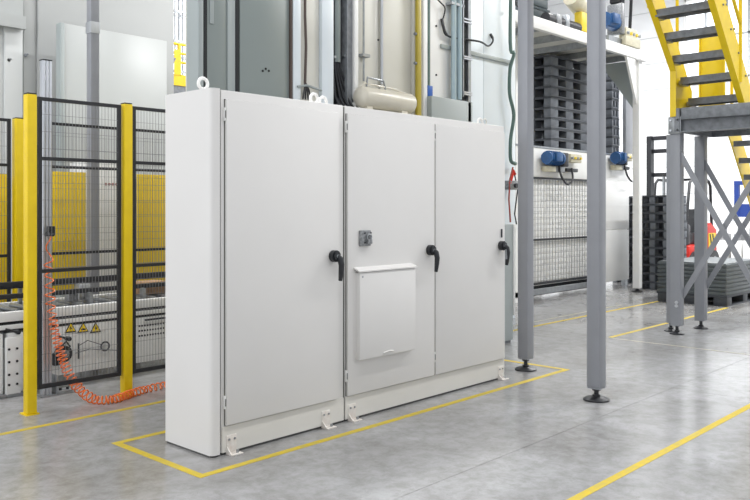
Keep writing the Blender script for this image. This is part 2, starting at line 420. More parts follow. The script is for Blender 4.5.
fence_panel(t, 2.622, 3.285, 5.8, .17, 2.305, (1.855, 1.03)); fence_panel(t, 3.385, 4.03, 5.8, .17, 2.305, (1.855, 1.03))
t = thing('safety_fence', (4.0, 7.4, 0), 'rear safety fence of black wire mesh beyond the white conveyor', 'fence', 'safety fences')
XQ = xa(126.5, 7.4)
for x in (3.165, XQ, 5.30): fence_post(t, x, 7.4, 2.305, .040)
for a, c in ((2.35, 3.095), (3.225, XQ-.06), (XQ+.06, 5.24)): fence_panel(t, a, c, 7.4, .17, 2.30, (1.88, 1.06))

# aluminium profile with bracket
t = thing('profile_post', (2.915, 6.27, 0), 'silver aluminium profile post behind the fence carrying the orange coiled hose', 'post')
b = B()
for dx in (-.026, 0, .026): b.box(2.90+dx-.011, 2.90+dx+.011, 6.24, 6.30, .01, 2.66, bev=.003)
b.box(2.868, 2.932, 6.255, 6.285, .01, 2.655)
b.build('extrusion', 'alu', t); bx('end_cap', 'blackp', t, 2.862, 2.938, 6.238, 6.302, 2.66, 2.668)
bx('base_plate', 'steel', t, 2.84, 3.12, 6.21, 6.33, 0, .012)
b = B().box(2.965, 2.98, 6.22, 6.32, .012, .16, bev=.003).box(2.98, 3.10, 6.22, 6.32, .012, .03, bev=.003); o = b.build('corner_bracket', 'steel', t)
for x, z in ((3.01, .03), (3.07, .03)): B().cyl((x, 6.25, z), (x, 6.25, z+.02), .012, 6).build('bolt', 'blackm', o)
B().cyl((2.90, 6.23, 1.29), (2.90, 6.15, 1.29), .022, 10).box(2.875, 2.925, 6.16, 6.2, 1.30, 1.35, bev=.005).build('hose_coupling', 'blackp', t)

# orange coiled hose
def coil():
    ctrl = [((2.885, 6.17, 1.27), .008, 0), ((2.88, 6.18, 1.08), .03, 1), ((2.885, 6.17, .84), .036, 4), ((2.90, 6.15, .62), .030, 7.5), ((2.93, 6.12, .42), .032, 13),
            ((2.965, 6.06, .24), .034, 19), ((3.00, 5.93, .10), .036, 24), ((3.03, 5.74, .036), .032, 28), ((3.12, 5.65, .032), .029, 32), ((3.24, 5.68, .032), .029, 36),
            ((3.36, 5.73, .032), .029, 40), ((3.50, 5.77, .030), .027, 43.5), ((3.66, 5.80, .029), .026, 46.5), ((3.90, 5.87, .029), .026, 51), ((4.05, 5.92, .029), .026, 53.5)]
    n = len(ctrl); out = []; steps = 1100
    P = [Vector(c[0]) for c in ctrl]
    def cr(i, t):
        p0, p1, p2, p3 = P[max(i-1, 0)], P[i], P[min(i+1, n-1)], P[min(i+2, n-1)]
        return .5*((2*p1) + (p2-p0)*t + (2*p0-5*p1+4*p2-p3)*t*t + (3*p1-p0-3*p2+p3)*t**3)
    for k in range(steps):
        turn = ctrl[-1][2]*k/(steps-1)
        i = max(j for j in range(n-1) if ctrl[j][2] <= turn)
        u = (turn-ctrl[i][2])/(ctrl[i+1][2]-ctrl[i][2])
        c = cr(i, u); T = (cr(i, min(u+.02, 1)) - cr(i, max(u-.02, 0))).normalized()
        R = ctrl[i][1]*(1-u) + ctrl[i+1][1]*u
        a = T.cross(Vector((0.3, 0.5, 0.8))).normalized(); bb = T.cross(a)
        ph = turn*2*math.pi
        p = c + (a*math.cos(ph) + bb*math.sin(ph))*R*(1+.08*math.sin(turn*1.7)); p.z = max(p.z, .006)
        out.append(p)
    return out
cp = coil()
tag(B().tube([(2.90, 6.16, 1.29)] + cp, .0056, 5).build('coiled_hose', 'hose'), 'orange spiral air hose hanging by the profile post and trailing along the floor', 'hose')

# ================================================================== CONVEYOR behind fence
t = thing('conveyor', (3.6, 6.8, 0), 'low white conveyor with dark guide rails behind the yellow posted fence', 'conveyor')
Y0 = 6.47; x0, x1 = 1.6, 6.5
bx('upper_side_rail', 'white', t, x0, x1, Y0, Y0+.06, .590, .665, bev=.004)
bx('slot', 'dark', t, x0, x1, Y0+.014, Y0+.05, .565, .590)
bx('lower_side_rail', 'white', t, x0, x1, Y0, Y0+.06, .528, .565, bev=.003)
bx('slot', 'blackm', t, x0, x1, Y0+.01, Y0+.05, .508, .528)
for a in (2.98, 3.72, 4.46, 5.20, 5.94): bx('skirt_panel', 'white', t, a+.004, a+.736, Y0+.012, Y0+.03, .10, .505, bev=.003)
bx('underframe', 'steel', t, x0, x1, Y0+.06, 7.18, .38, .56)
bx('rear_side_rail', 'white', t, x0, x1, 7.12, 7.18, .56, .665)
bx('belt', 'blackm', t, x0, x1, 6.62, 7.02, .56, .635, bev=.01)
bx('guide_rail', 'blackm', t, x0, x1, 6.68, 6.72, .745, .785, bev=.004)
bx('guide_rail', 'blackm', t, x0, x1, 7.06, 7.10, .79, .85, bev=.004)
for k in range(9):
    a = 1.9+k*.52
    bx('guide_bracket', 'steel', t, a, a+.03, 6.63, 6.69, .635, .75); bx('guide_bracket', 'steel', t, a+.1, a+.13, 7.09, 7.12, .56, .80)
for k in range(34):
    a = 1.7+k*.14; B().cyl((a, 6.60, .65), (a, 7.06, .65), .022, 10).build('roller', 'steel', t)
for xx in (xa(60, 6.9), xa(75, 6.9)): bx('sensor_box', 'pad', t, xx, xx+.09, 6.74, 6.82, .67, .74, bev=.006)
bx('junction_box', 'alu', t, xa(80, 6.9), xa(90, 6.9), 6.9, 7.0, .66, .80, bev=.006)
# legs with bolt holes at the left
for a in (2.22, 2.52, 2.68, 4.3, 5.6):
    lg = bx('leg', 'white', t, a, a+.12, Y0-.02, Y0+.09, .03, .50, bev=.004)
    for k in range(4): B().cyl((a+.035, Y0-.019, .11+k*.09), (a+.035, Y0-.024, .11+k*.09), .008, 8).build('bolt_head', 'blackm', lg)
    bx('foot_pad', 'steel', lg, a-.02, a+.14, Y0-.05, Y0+.11, 0, .03, bev=.004)
bp = bx('bracket_plate', 'white', t, xa(6, 6.42), xa(21, 6.42), 6.42, 6.445, .02, .47, bev=.004)
for px in (9, 17):
    for z in (.10, .18, .28, .38): x = xa(px, 6.42); B().cyl((x, 6.421, z), (x, 6.414, z), .010, 8).build('bolt_head', 'blackm', bp)
for px, py in ((5, 329), (57, 336)):
    x = xa(px, Y0-.04); z = za(px, py, Y0-.04)
    B().tube([(x, Y0-.05, z), (x+.07, Y0-.06, z-.025), (x+.10, Y0-.05, z-.035)], [.008, .010, .016], 8).cyl((x+.1, Y0-.06, z-.035), (x+.1, Y0, z-.035), .018, 10).build('clamp_lever', 'blackp', t)
# motor disc, tube with ring
x = xa(65, Y0-.05); z = za(65, 354, Y0-.05)
o = B().cyl((x, Y0+.01, z), (x, Y0-.05, z), .066, 20).box(x-.085, x-.03, Y0-.04, Y0+.01, z-.09, z+.01, bev=.006).build('motor', 'blackm', t); o['label'] = 'round black motor'
B().cyl((x+.005, Y0-.05, z), (x+.005, Y0-.056, z), .032, 16).build('motor_cap', 'pad', o)
B().tube([(x+.06, Y0-.02, z+.05), (x+.02, Y0-.03, z+.10), (x-.02, Y0-.02, z+.06)], .007, 6).build('motor_cable', 'blackm', o)
xs = xa(77, Y0); xr = xa(104, Y0); zr = za(104, 346, Y0)
B().tube([(xs, Y0-.03, z-.06), (xs, Y0-.03, z+.07)], .008, 8).build('lever_rod', 'blackm', t)
B().tube([(xs-.03, Y0-.03, z-.01), (xs+.1, Y0-.03, z+.01), (xr+.12, Y0-.03, zr-.05)], .005, 6).build('link_rod', 'pad', t)
B().tube([(xs, Y0-.03, z+.05), (xs+.08, Y0-.03, z+.085), (xr-.04, Y0-.03, zr+.02)], .0035, 6).build('pull_wire', 'blackm', t)
B().torus((xr, Y0-.02, zr), .038, .007, 'y').build('pull_ring', 'blackm', t)
for k in range(10):
    xx = xa(140+2.7*(k % 10), Y0)
    for j in range(3): B().cyl((xx, Y0+.012, .34+.045*j), (xx, Y0+.008, .34+.045*j), .009, 8).build('vent_hole', 'dark', t)
bx('handle_bar', 'blackm', t, xa(144, Y0), xa(167, Y0), Y0-.03, Y0-.01, .475, .49)
# three warning triangles
for k, px in enumerate((71, 83.5, 96)):
    x = xa(px, Y0); z = za(px, 332.5, Y0); s = .050; yy = Y0+.004
    w_ = B().prism([(x-s, z), (x+s, z), (x, z+s*1.75)], 'y', yy, yy+.008).build('warning_sign', 'ink', t); w_['label'] = 'yellow and black warning triangle'
    s2 = s*.76
    B().prism([(x-s2, z+.010), (x+s2, z+.010), (x, z+.010+s2*1.7)], 'y', yy-.002, yy).build('sign_face', 'warn', w_)
    if k == 1:
        B().prism([(x-.022, z+.02), (x+.02, z+.02), (x+.02, z+.03), (x-.004, z+.036), (x-.02, z+.03)], 'y', yy-.004, yy-.002).build('hand_symbol', 'ink', w_)
    else:
        B().prism([(x+.003, z+.060), (x-.013, z+.034), (x-.001, z+.035), (x-.006, z+.016), (x+.013, z+.041), (x+.001, z+.041)], 'y', yy-.004, yy-.002).build('bolt_symbol', 'ink', w_)
tag(B().box(xa(139, 6.8), xa(163, 6.8), 6.75, 6.95, .673, .79, bev=.006).build('carton', mat('carton_brown', (.42, .25, .13), .8, noise=.2)), 'brown carton on the conveyor right of the second yellow post', 'box')

# ================================================================== LEFT BACKGROUND
def guard(x0, x1, z0, z1, label):
    t = thing('guard_panel', ((x0+x1)/2, 8.15, 0), label, 'guard panel')
    n = max(1, round((x1-x0)/.48))
    for k in range(n): bx('sheet', 'yelp', t, x0+(x1-x0)*k/n+.002, x0+(x1-x0)*(k+1)/n-.002, 8.13, 8.17, z0, z1, bev=.004)
    for x in (x0+.03, x1-.03): bx('support_leg', 'stairg', t, x-.02, x+.02, 8.17, 8.21, 0, z1-.05)
guard(2.45, xa(10.5, 8.15), .45, 1.83, 'yellow sheet guard panel at the left edge behind the rear fence')
guard(xa(38, 8.15), xa(85.5, 8.15), .62, 1.87, 'yellow sheet guard panel between the profile post and the grey column')
guard(xa(137, 8.15), 5.8, .62, 1.87, 'yellow sheet guard panel just left of the white cabinet')
t = square_post(4.21, 8.0, .098, .012, 6.5, 'tall bluish grey column rising in front of the white box in the left background', 'post', False, 'steel_column')
bx('base_plate', 'post', t, 4.11, 4.31, 7.9, 8.1, 0, .012)
bx('joint_plate', 'alu', t, 4.155, 4.265, 7.945, 8.055, za(92, 28, 8)-.06, za(92, 28, 8)+.06, bev=.003)
t = thing('control_box', (4.5, 8.3, 0), 'white machine housing with a row of small red marks behind the rear fence', 'machine')
bx('housing', 'white', t, 4.30, 4.70, 8.25, 8.7, 0, 2.0, bev=.006)
for k in range(4):
    xx = xa(108+k*3.5, 8.2); B().torus((xx, 8.245, za(108, 184, 8.2)), .011, .004, 'y', 10, 5).build('pictogram', 'rust', t)
# white enclosure box and grey wall behind
t = thing('machine_enclosure', (6, 9.9, 0), 'large white machine enclosure with smooth panels in the left background', 'machine')
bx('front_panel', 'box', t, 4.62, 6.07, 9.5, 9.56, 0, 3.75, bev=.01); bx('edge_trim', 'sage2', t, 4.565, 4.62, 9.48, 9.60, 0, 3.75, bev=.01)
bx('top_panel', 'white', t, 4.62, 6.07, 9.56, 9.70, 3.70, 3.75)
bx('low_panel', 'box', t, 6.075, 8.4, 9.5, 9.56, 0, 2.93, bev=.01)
t = thing('machine_wall', (3, 10.3, 0), 'light grey sheet wall with a sloping shadow and three small hooks, top left', 'wall panel')
for a, b_ in ((0.8, 2.5), (2.5, 4.2)): bx('sheet', 'greywall', t, a+.004, b_-.004, 10.25, 10.3, 0, 5.5, bev=.004)
bx('sheet', 'greywall', t, 4.20, 4.42, 10.2, 10.28, 0, 5.5, bev=.004)
bx('sheet', 'backsheet', t, 4.44, 4.60, 10.22, 10.28, 0, 5.5, bev=.004)
bx('sheet', 'backsheet', t, 4.61, 6.62, 10.18, 10.26, 0, 5.5, bev=.004)
bx('cross_piece', 'shadewall', t, 0.8, 4.42, 10.10, 10.18, za(0, 25, 10.1), za(0, 12, 10.1)); bx('shaded_sheet', 'shadewall', t, 0.8, 4.42, 10.18, 10.2, za(0, 12, 10.1), 5.5)  # the wall's sloping shadow, built as a darker band and sheet
for px, py in ((9, 60), (26, 55), (44, 51)):
    x = xa(px, 10.2); z = za(px, py, 10.2); B().cyl((x, 10.25, z), (x, 10.20, z), .022, 8).cyl((x, 10.21, z), (x+.03, 10.20, z+.02), .01, 6).build('hook', 'stairg', t)
# far mezzanine in the gap
Ym = 15.0
t = thing('walkway', (xa(177, Ym), Ym, 0), 'far yellow railed walkway seen through the gap left of the grey machine', 'walkway')
xl, xr_ = xa(160, Ym)-.3, xa(205, Ym); zd = za(177, 80, Ym)
bx('deck', 'stairg', t, xa(173, Ym), xr_, Ym, Ym+1.2, zd-.34, zd-.12); bx('toe_board', 'yel', t, xl, xr_, Ym-.03, Ym, zd-.12, zd+.12)
for k in range(5): xx = xl+.15+(xr_-xl-.2)*k/4; bx('rail_post', 'yel', t, xx-.03, xx+.03, Ym-.03, Ym+.03, zd+.1, za(177, 44, Ym))
for py in (44, 53, 62): z = za(177, py, Ym); B().cyl((xl, Ym, z), (xr_, Ym, z), .028, 8).build('hand_rail', 'yel', t)
bx('guard_sheet', 'yel', t, xa(173, Ym), xa(178, Ym), Ym-.05, Ym-.04, zd+.1, za(177, 50, Ym))
B().beam((xa(166, Ym), Ym-.08, zd+.1), (xa(173, Ym), Ym-.08, zd+.45), .03, .03).build('brace', 'stairg', t)
for k in (0, 3): bx('support', 'white', t, xl+.2+k*.35, xl+.32+k*.35, Ym+.2, Ym+.35, 0, zd-.34) if k else bx('support', 'white', t, xr_-.2, xr_-.05, Ym+.2, Ym+.35, 0, zd-.34)
t = thing('wall_column', (xa(169, 16.5), 16.5, 0), 'white bolted column at the left side of the bright gap', 'column')
bx('column', 'white', t, xa(164, 16.5), xa(173, 16.5), 16.5, 16.6, 0, 9)
for k in range(6): z = za(168, 5+k*14, 16.5); B().cyl((xa(166, 16.5), 16.5, z), (xa(166, 16.5), 16.46, z), .03, 6).build('bolt_head', 'pad', t)
t = thing('bar_screen', (xa(183, 16.4), 16.4, 0), 'pale screen of upright bars behind the yellow railing, beside the grey machine', 'screen')
for k in range(9): x = xa(175, 16.4)+k*.105; B().cyl((x, 16.4, 0), (x, 16.4, 9), .022, 6).build('bar', 'steel', t)
for py in (13, 43, 73): bx('cross_bar', 'steel', t, xa(174, 16.4), xa(174, 16.4)+1.0, 16.38, 16.42, za(180, py, 16.4), za(180, py, 16.4)+.06)

# ================================================================== TALL MACHINE BEHIND THE CABINETS (front at Y = 6)
YM = 6.0; T = 5.0
def X6(px): return xa(px, YM)
def XF(px): return xa(px, 5.925)
t = thing('tall_machine', (6.5, 6.3, 0), 'tall grey and white machine wall rising behind the electrical cabinets', 'machine')
X0 = X6(198)
bx('rear_wall', 'cream', t, X0+.02, 9.20, 6.16, 6.22, 0, T)
bx('corner_post', 'sage2', t, X0-.005, X0+.05, 5.99, 6.17, 0, T, bev=.005)
bx('gap_strip', 'dark', t, X6(203.5), X6(206.5), 5.99, 6.01, za(205, 80, 6), T)
bx('frame', 'sage2', t, X0+.05, X6(203.5), 6.0, 6.16, 0, T)
d = bx('door_leaf', 'sage', t, X6(206.5), X6(226.5), 5.995, 6.15, 0, T, bev=.004)
bx('slot_cover', 'sage2', d, X6(209), X6(213), 5.985, 5.995, za(211, 24, 6), T-.2, bev=.003)
bx('frame', 'sage2', t, X6(226.8), X6(230.5), 5.985, 6.15, 0, T, bev=.004)
bx('gap_strip', 'dark', t, X6(235.5), X6(239), 5.995, 6.14, 0, T); bx('frame', 'sage2', t, X6(230.8), X6(235.2), 6.0, 6.15, 0, T)
d = bx('door_leaf', 'sage', t, X6(239.3), X6(288.5), 5.99, 6.15, 0, T, bev=.004)
for px, py in ((262, 71), (265, 69), (268, 71)):
    B().cyl((X6(px), 5.991, za(px, py, 6)), (X6(px), 5.986, za(px, py, 6)), .012, 8).build('screw', 'dark', d)
bx('door_edge', 'brown', t, X6(288.6), X6(290.6), 5.97, 6.15, 0, T)
bx('column', 'bwhite', t, X6(290.8), X6(298.2), 5.96, 6.15, 0, T, bev=.006)
bx('cream_panel', 'cream', t, X6(298.6), X6(319), 6.0, 6.15, 0, T, bev=.004)
bx('column', 'bwhite', t, X6(319.4), X6(331), 5.96, 6.15, 0, T, bev=.006)
bx('reveal', 'dark', t, X6(331.2), X6(350.5), 6.10, 6.16, 0, T)
bx('reveal_side', 'stairg', t, X6(345), X6(351), 5.98, 6.1, 0, T)
bx('column', 'white', t, X6(351.2), X6(355), 5.95, 6.15, 0, T, bev=.004)
bx('cream_panel', 'cream', t, X6(355.2), X6(382), 6.05, 6.15, 0, T, bev=.004)
bx('cream_panel', 'cream', t, X6(382.8), X6(413), 6.03, 6.15, 0, T, bev=.004)
bx('column', 'cream', t, X6(413.2), X6(417), 5.98, 6.15, 0, T)
bx('column', 'white', t, X6(421.5), X6(425.5), 5.97, 6.15, 0, T, bev=.004)
bx('green_strip', 'green', t, X6(427.6), X6(429.2), 5.985, 6.0, za(428, 86, 6), T)
bx('white_panel', 'white', t, X6(425.8), X6(452), 6.0, 6.15, 0, T, bev=.004)
bx('white_panel', 'bwhite', t, X6(452.4), X6(484), 6.01, 6.15, 0, T, bev=.004)
bx('white_panel', 'bwhite', t, X6(484.3), X6(516), 6.01, 6.15, 0, T, bev=.004)
gb = bx('grey_box', 'sage2', t, X6(425), X6(466), 5.90, 6.01, 0, za(440, 97, 5.9), bev=.006)
st = bx('ledge', 'sage2', t, X6(440), X6(511), 5.975, 6.01, za(440, 48, 6), za(440, 44, 6), bev=.003)
for px, py in ((436, 26), (436, 75), (378, 40)):
    B().cyl((X6(px), 6.0, za(px, py, 6)), (X6(px), 5.99, za(px, py, 6)), .012, 8).build('screw', 'dark', t)
B().torus((X6(484), 5.99, za(484, 122, 6)), .04, .008, 'y').build('lifting_ring', 'white', t)

# rods on the cream panels
tag(B().cyl((X6(365), 6.02, za(365, 81, 6)), (X6(365), 6.02, T), .012, 8).box(X6(362), X6(369), 5.98, 6.05, za(365, 57, 6), za(365, 54, 6)).build('lock_rod', 'steel'), 'thin steel rod with a clamp above the left end of the cream tank', 'rod')
tag(B().cyl((X6(382.4), 6.01, za(382, 84, 6)), (X6(382.4), 6.01, T), .016, 8).build('conduit', 'alu'), 'plain grey conduit just right of the thin steel rod', 'conduit')
# tank
t = thing('air_tank', (6.58, 5.86, 2.55), 'cream horizontal air tank with domed ends above the cabinets', 'tank')
xl, xr_ = xa(357.5, 5.88), xa(412, 5.88); zc = 2.66; R = .112; yt = 5.88
pts = []; rad = []
for k in range(6): a = k/5*math.pi/2; pts.append((xl+.06-.06*math.cos(a), yt, zc)); rad.append(max(.01, R*math.sin(a)))
for k in range(6): a = k/5*math.pi/2; pts.append((xr_-.06+.06*math.sin(a), yt, zc)); rad.append(max(.01, R*math.cos(a)))
B().tube(pts, rad, 24).build('vessel', 'tank', t)
B().tube([(xl+.04, yt-.02, zc+R*.9), (xl+.08, yt-.02, zc+R+.035), (xr_-.35, yt-.02, zc+R+.02), (xr_-.04, yt-.02, zc+R-.02)], .009, 8).build('top_pipe', 'tank', t)
B().tube([(X6(357), yt-.02, zc+R), (X6(358), yt-.02, zc+R+.10), (X6(374), yt-.02, zc+R+.09), (X6(376), yt-.02, zc+R+.0)], .011, 8).build('outlet_pipe', 'steel', t)
for px in (366, 401): bx('saddle_foot', 'tank', t, xa(px-3, yt), xa(px+3, yt), yt-.06, yt+.06, 2.44, 2.575, bev=.006)
bx('shelf', 'tank', t, xl-.05, xr_+.1, yt-.12, 6.03, 2.40, 2.44)
for px in (360, 405): bx('shelf_bracket', 'tank', t, xa(px-1, yt), xa(px+1, yt), yt-.1, 6.03, 2.2, 2.40)
# pipes, tags, tubes
t = thing('gas_pipe', (X6(419), 5.93, 2), 'mustard yellow vertical pipe right of the cream tank', 'pipe')
bx('pipe', 'mustard', t, XF(417.3), XF(421.4), 5.92, 5.96, 0, T, bev=.008)
for py in (36, 65): B().cyl((XF(417), 5.94, za(417, py, 6)), (XF(415.5), 5.94, za(417, py, 6)), .018, 8).build('clip', 'stairg', t)
t = thing('tag_plate', (X6(428), 5.88, 2.6), 'small blue tag plate on the white column beside the mustard pipe', 'sign')
bx('plate', 'btag', t, X6(425.5), X6(430.5), 5.965, 5.984, za(428, 99, 6), za(428, 86, 6), bev=.003)
t = thing('riser_tubes', (XF(457), 5.94, 2.6), 'pair of pale blue vertical tubes left of the black cable ladder', 'tube')
for px in (454, 459.5): B().cyl((XF(px), 5.93, za(px, 100, 5.93)), (XF(px), 5.93, T), .034, 14).build('tube', 'duct', t)
for py in (8,): bx('clamp', 'steel', t, XF(450.5), XF(463), 5.90, 6.01, za(455, py, 6), za(455, py, 6)+.03)
t = thing('cable_ladder', (X6(466), 5.93, 1), 'black cables strapped in a vertical steel cable ladder', 'cable ladder')
bx('cable_bundle', 'dark', t, XF(462.6), XF(466.6), 5.93, 5.99, 1.5, T, bev=.01)
bx('side_rail', 'steel', t, XF(466.8), XF(469.4), 5.90, 6.0, 2.35, T); bx('side_rail', 'steel', t, XF(461.4), XF(462.4), 5.90, 6.0, za(464, 97, 5.92), T)
for py in (-14, 23, 26, 60, 62, 95, 97): bx('rung', 'alu', t, XF(462), XF(470), 5.89, 5.93, za(466, py, 6), za(466, py, 6)+.018)
# cable duct at 333-350
t = thing('cable_riser', (X6(340), 6.0, 2), 'bundle of black cables and a grey conduit in the dark recess', 'cables')
B().cyl((X6(339), 6.04, za(339, 62, 6)), (X6(339), 6.04, T), .045, 14).build('conduit', 'sage', t)
for k, dx in enumerate((334.5, 336.8, 338.6, 340.4, 342.4)):
    x = X6(dx); b = B().tube([(x, 6.03, T), (x, 6.03, 2.95), (x+.03*k, 5.99, 2.65), (x+.05*k+.03, 5.9, 2.45), (x+.06*k+.05, 5.8, 2.33)], .013, 6); b.build('cable', 'blackm', t)
for k, (px, py) in enumerate(((334, 57), (344, 56))): B().cyl((X6(px), 6.02, za(px, py, 6)), (X6(px), 5.98, za(px, py, 6)), .014, 8).build('cable_clip', 'steel', t)
bx('cable_cover', 'stairg', t, X6(344.5), X6(345.2), 5.96, 6.0, 0, T)
t = thing('drop_cable', (X6(303), 5.98, 2.8), 'thin brown cable hanging straight down the cream panel into a splayed end', 'cable')
B().tube([(X6(303.4), 5.97, T), (X6(303), 5.97, 3.4), (X6(304), 5.97, 3.1), (X6(303), 5.97, za(303, 84, 6))], .014, 7).build('cable', 'brown', t)
for dx in (-3.5, -1, 2, 5): B().tube([(X6(303), 5.97, za(303, 84, 6)+.02), (X6(303+dx*.5), 5.95, za(303, 90, 6)), (X6(303+dx), 5.95, za(303, 100, 6))], .009, 6).build('cable_end', 'blackm', t)
B().tube([(X6(294), 5.95, za(294, 87, 6)), (X6(303), 5.94, za(303, 86, 6)), (X6(318), 5.95, za(318, 91, 6))], .012, 6).build('cross_tie', 'sage2', t)
# sockets cables on white panel
tag(B().tube(sm([(X6(440.5), 5.98, za(440, 19, 6)), (X6(441), 5.96, za(441, 28, 6)), (X6(443), 5.95, za(443, 35, 6)), (X6(451), 5.95, za(451, 38.5, 6)), (X6(470), 5.86, za(470, 43, 6)), (X6(485), 5.95, za(485, 46.5, 6)), (X6(490.5), 5.96, za(490.5, 41, 6)), (X6(490.5), 6.0, za(490.5, 34, 6))]),
         [.020]*11+[.012]*21+[.018]*4, 8).build('loose_cable', 'blackp'), 'black cable looping between two sockets past the cable ladder', 'cable')
tag(B().tube(sm([(X6(428), 5.98, 4.05), (X6(436), 5.95, za(436, 2, 6)), (X6(441), 5.94, za(441, 9, 6)), (X6(440.5), 5.96, za(440.5, 19, 6))]), .009, 6).build('thin_cable', 'blackp'), 'thin black cable curling down from the top onto the white panel', 'cable')
tag(B().tube(sm([(XF(512), 5.93, T), (XF(510.5), 5.93, za(510, 44, 6)), (XF(512.5), 5.9, za(512, 55, 6)), (XF(510.5), 5.93, za(510, 70, 6)), (XF(510), 5.93, za(510, 95, 6)), (XF(513.5), 5.92, za(513, 116, 6)), (XF(511), 5.93, za(511, 140, 6)), (XF(511), 5.93, za(511, 160, 6)), (XF(514), 5.92, za(514, 164, 6)), (XF(517), 5.95, za(517, 164, 6))]), .024, 9).build('green_hose', 'green'),
    'dark green bent hose running down the right end of the white machine wall', 'hose')
tag(B().tube([(XF(513), 5.9, T), (XF(514.5), 5.9, za(514, 8, 6)), (XF(519), 5.9, za(519, 12, 6))], .014, 7).build('black_cable', 'blackm'), 'short black cable branching off the green hose at the top', 'cable')
# hanging bits at the right end
t = thing('air_valve', (X6(509), 5.9, 1.9), 'grey and red air valve with dangling wires beside the grey post', 'valve')
B().box(XF(506.5), XF(514), 5.86, 5.98, za(510, 190, 6), za(510, 181, 6), bev=.01).build('valve_body', 'pad', t)
B().tube([(XF(507), 5.88, za(507, 184, 6)), (XF(510.5), 5.88, za(510, 171, 6)), (XF(512), 5.88, za(512, 175, 6))], .022, 7).build('red_lever', 'red', t)
B().tube([(XF(510), 5.88, za(510, 168, 6)), (XF(507), 5.88, za(507, 180, 6)), (XF(506), 5.88, za(506, 200, 6)), (XF(507.5), 5.88, za(507, 222, 6))], .012, 6).build('wire', 'rust', t)
B().tube([(XF(512), 5.9, za(512, 170, 6)), (XF(516), 5.9, za(516, 190, 6)), (XF(513), 5.9, za(513, 214, 6)), (XF(515), 5.9, za(515, 224, 6))], .01, 6).build('wire', 'blackm', t)
B().cyl((XF(511), 5.86, za(511, 186, 6)), (XF(511), 5.83, za(511, 186, 6)), .03, 12).build('gauge', 'blackm', t)
t = thing('floor_cabinet', (7.0, 5.1, 0), 'low light grey cabinet standing behind the right end of the electrical cabinets', 'cabinet')
bx('body', 'sage2', t, 6.55, 7.58, 4.96, 5.32, .03, 1.31, bev=.006); bx('plinth', 'stairg', t, 6.57, 7.56, 4.98, 5.3, 0, .03)
bx('side_strip', 'white', t, 7.58, 7.61, 4.95, 5.33, .30, 1.31, bev=.004); bx('corner_seam', 'sage', t, 7.40, 7.412, 4.957, 4.96, .06, 1.29)

# ================================================================== RIGHT MACHINE with mesh cladding (Y = 6.95)
YR = 6.95
def XR_(px): return xa(px, YR)
t = thing('pallet_magazine', (12.4, 7.5, 0), 'white pallet magazine clad in wire mesh below and open above', 'machine')
xa0, xa1, xa2 = 10.7, 13.35, 14.60
for x in (xa0, xa1): bx('upright', 'white', t, x, x+.1, YR, YR+.1, 0, 4.15 if x == xa0 else 2.5)
bx('motor_beam', 'white', t, xa0+.1, xa2, YR, YR+.10, 1.985, 2.46, bev=.006)
bx('top_lip', 'steel', t, xa0, xa2, YR-.01, YR+1.4, 2.46, 2.49)
for z0_, z1_ in ((.955, .985), (1.95, 1.985), (.24, .28)): bx('cross_rail', 'blackm', t, xa0+.1, xa1, YR-.015, YR+.015, z0_, z1_)
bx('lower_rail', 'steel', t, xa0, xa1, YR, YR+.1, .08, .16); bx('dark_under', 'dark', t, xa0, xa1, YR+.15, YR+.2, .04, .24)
b = B(); q = .003; n = 28
for k in range(n+1): x = xa0+.1+(xa1-xa0-.1)*k/n; b.box(x-q, x+q, YR-.004, YR+.004, .25, 1.96)
for k in range(19): z = .27+k*.094; b.box(xa0+.1, xa1, YR-.010, YR-.004, z-q, z+q)
b.build('wire_mesh', 'wire2', t, 'stuff')
for a in range(3): bx('back_panel', 'white', t, xa0+.1+a*.86, xa0+.95+a*.86, YR+.05, YR+.07, .22, 1.95, bev=.004)
for z0_, z1_ in ((.12, 1.07), (1.08, 1.985)): bx('white_panel', 'white', t, xa1+.1, xa2, YR-.01, YR+.03, z0_, z1_, bev=.006)
bx('side_wall', 'white', t, xa2-.03, xa2, YR+.03, YR+1.4, .12, 2.46)
for x in (xa0, xa1, xa2-.1): bx('leg', 'steel', t, x, x+.1, YR+.02, YR+.1, 0, .12)
for y in (YR+1.35,):
    for x in (xa0, xa1, xa2-.1): bx('upright', 'white', t, x, x+.1, y, y+.1, 0, 2.46)
bx('rear_column', 'post', t, XR_(628.5), XR_(636), YR+.05, YR+.12, 2.49, 4.05, bev=.006)
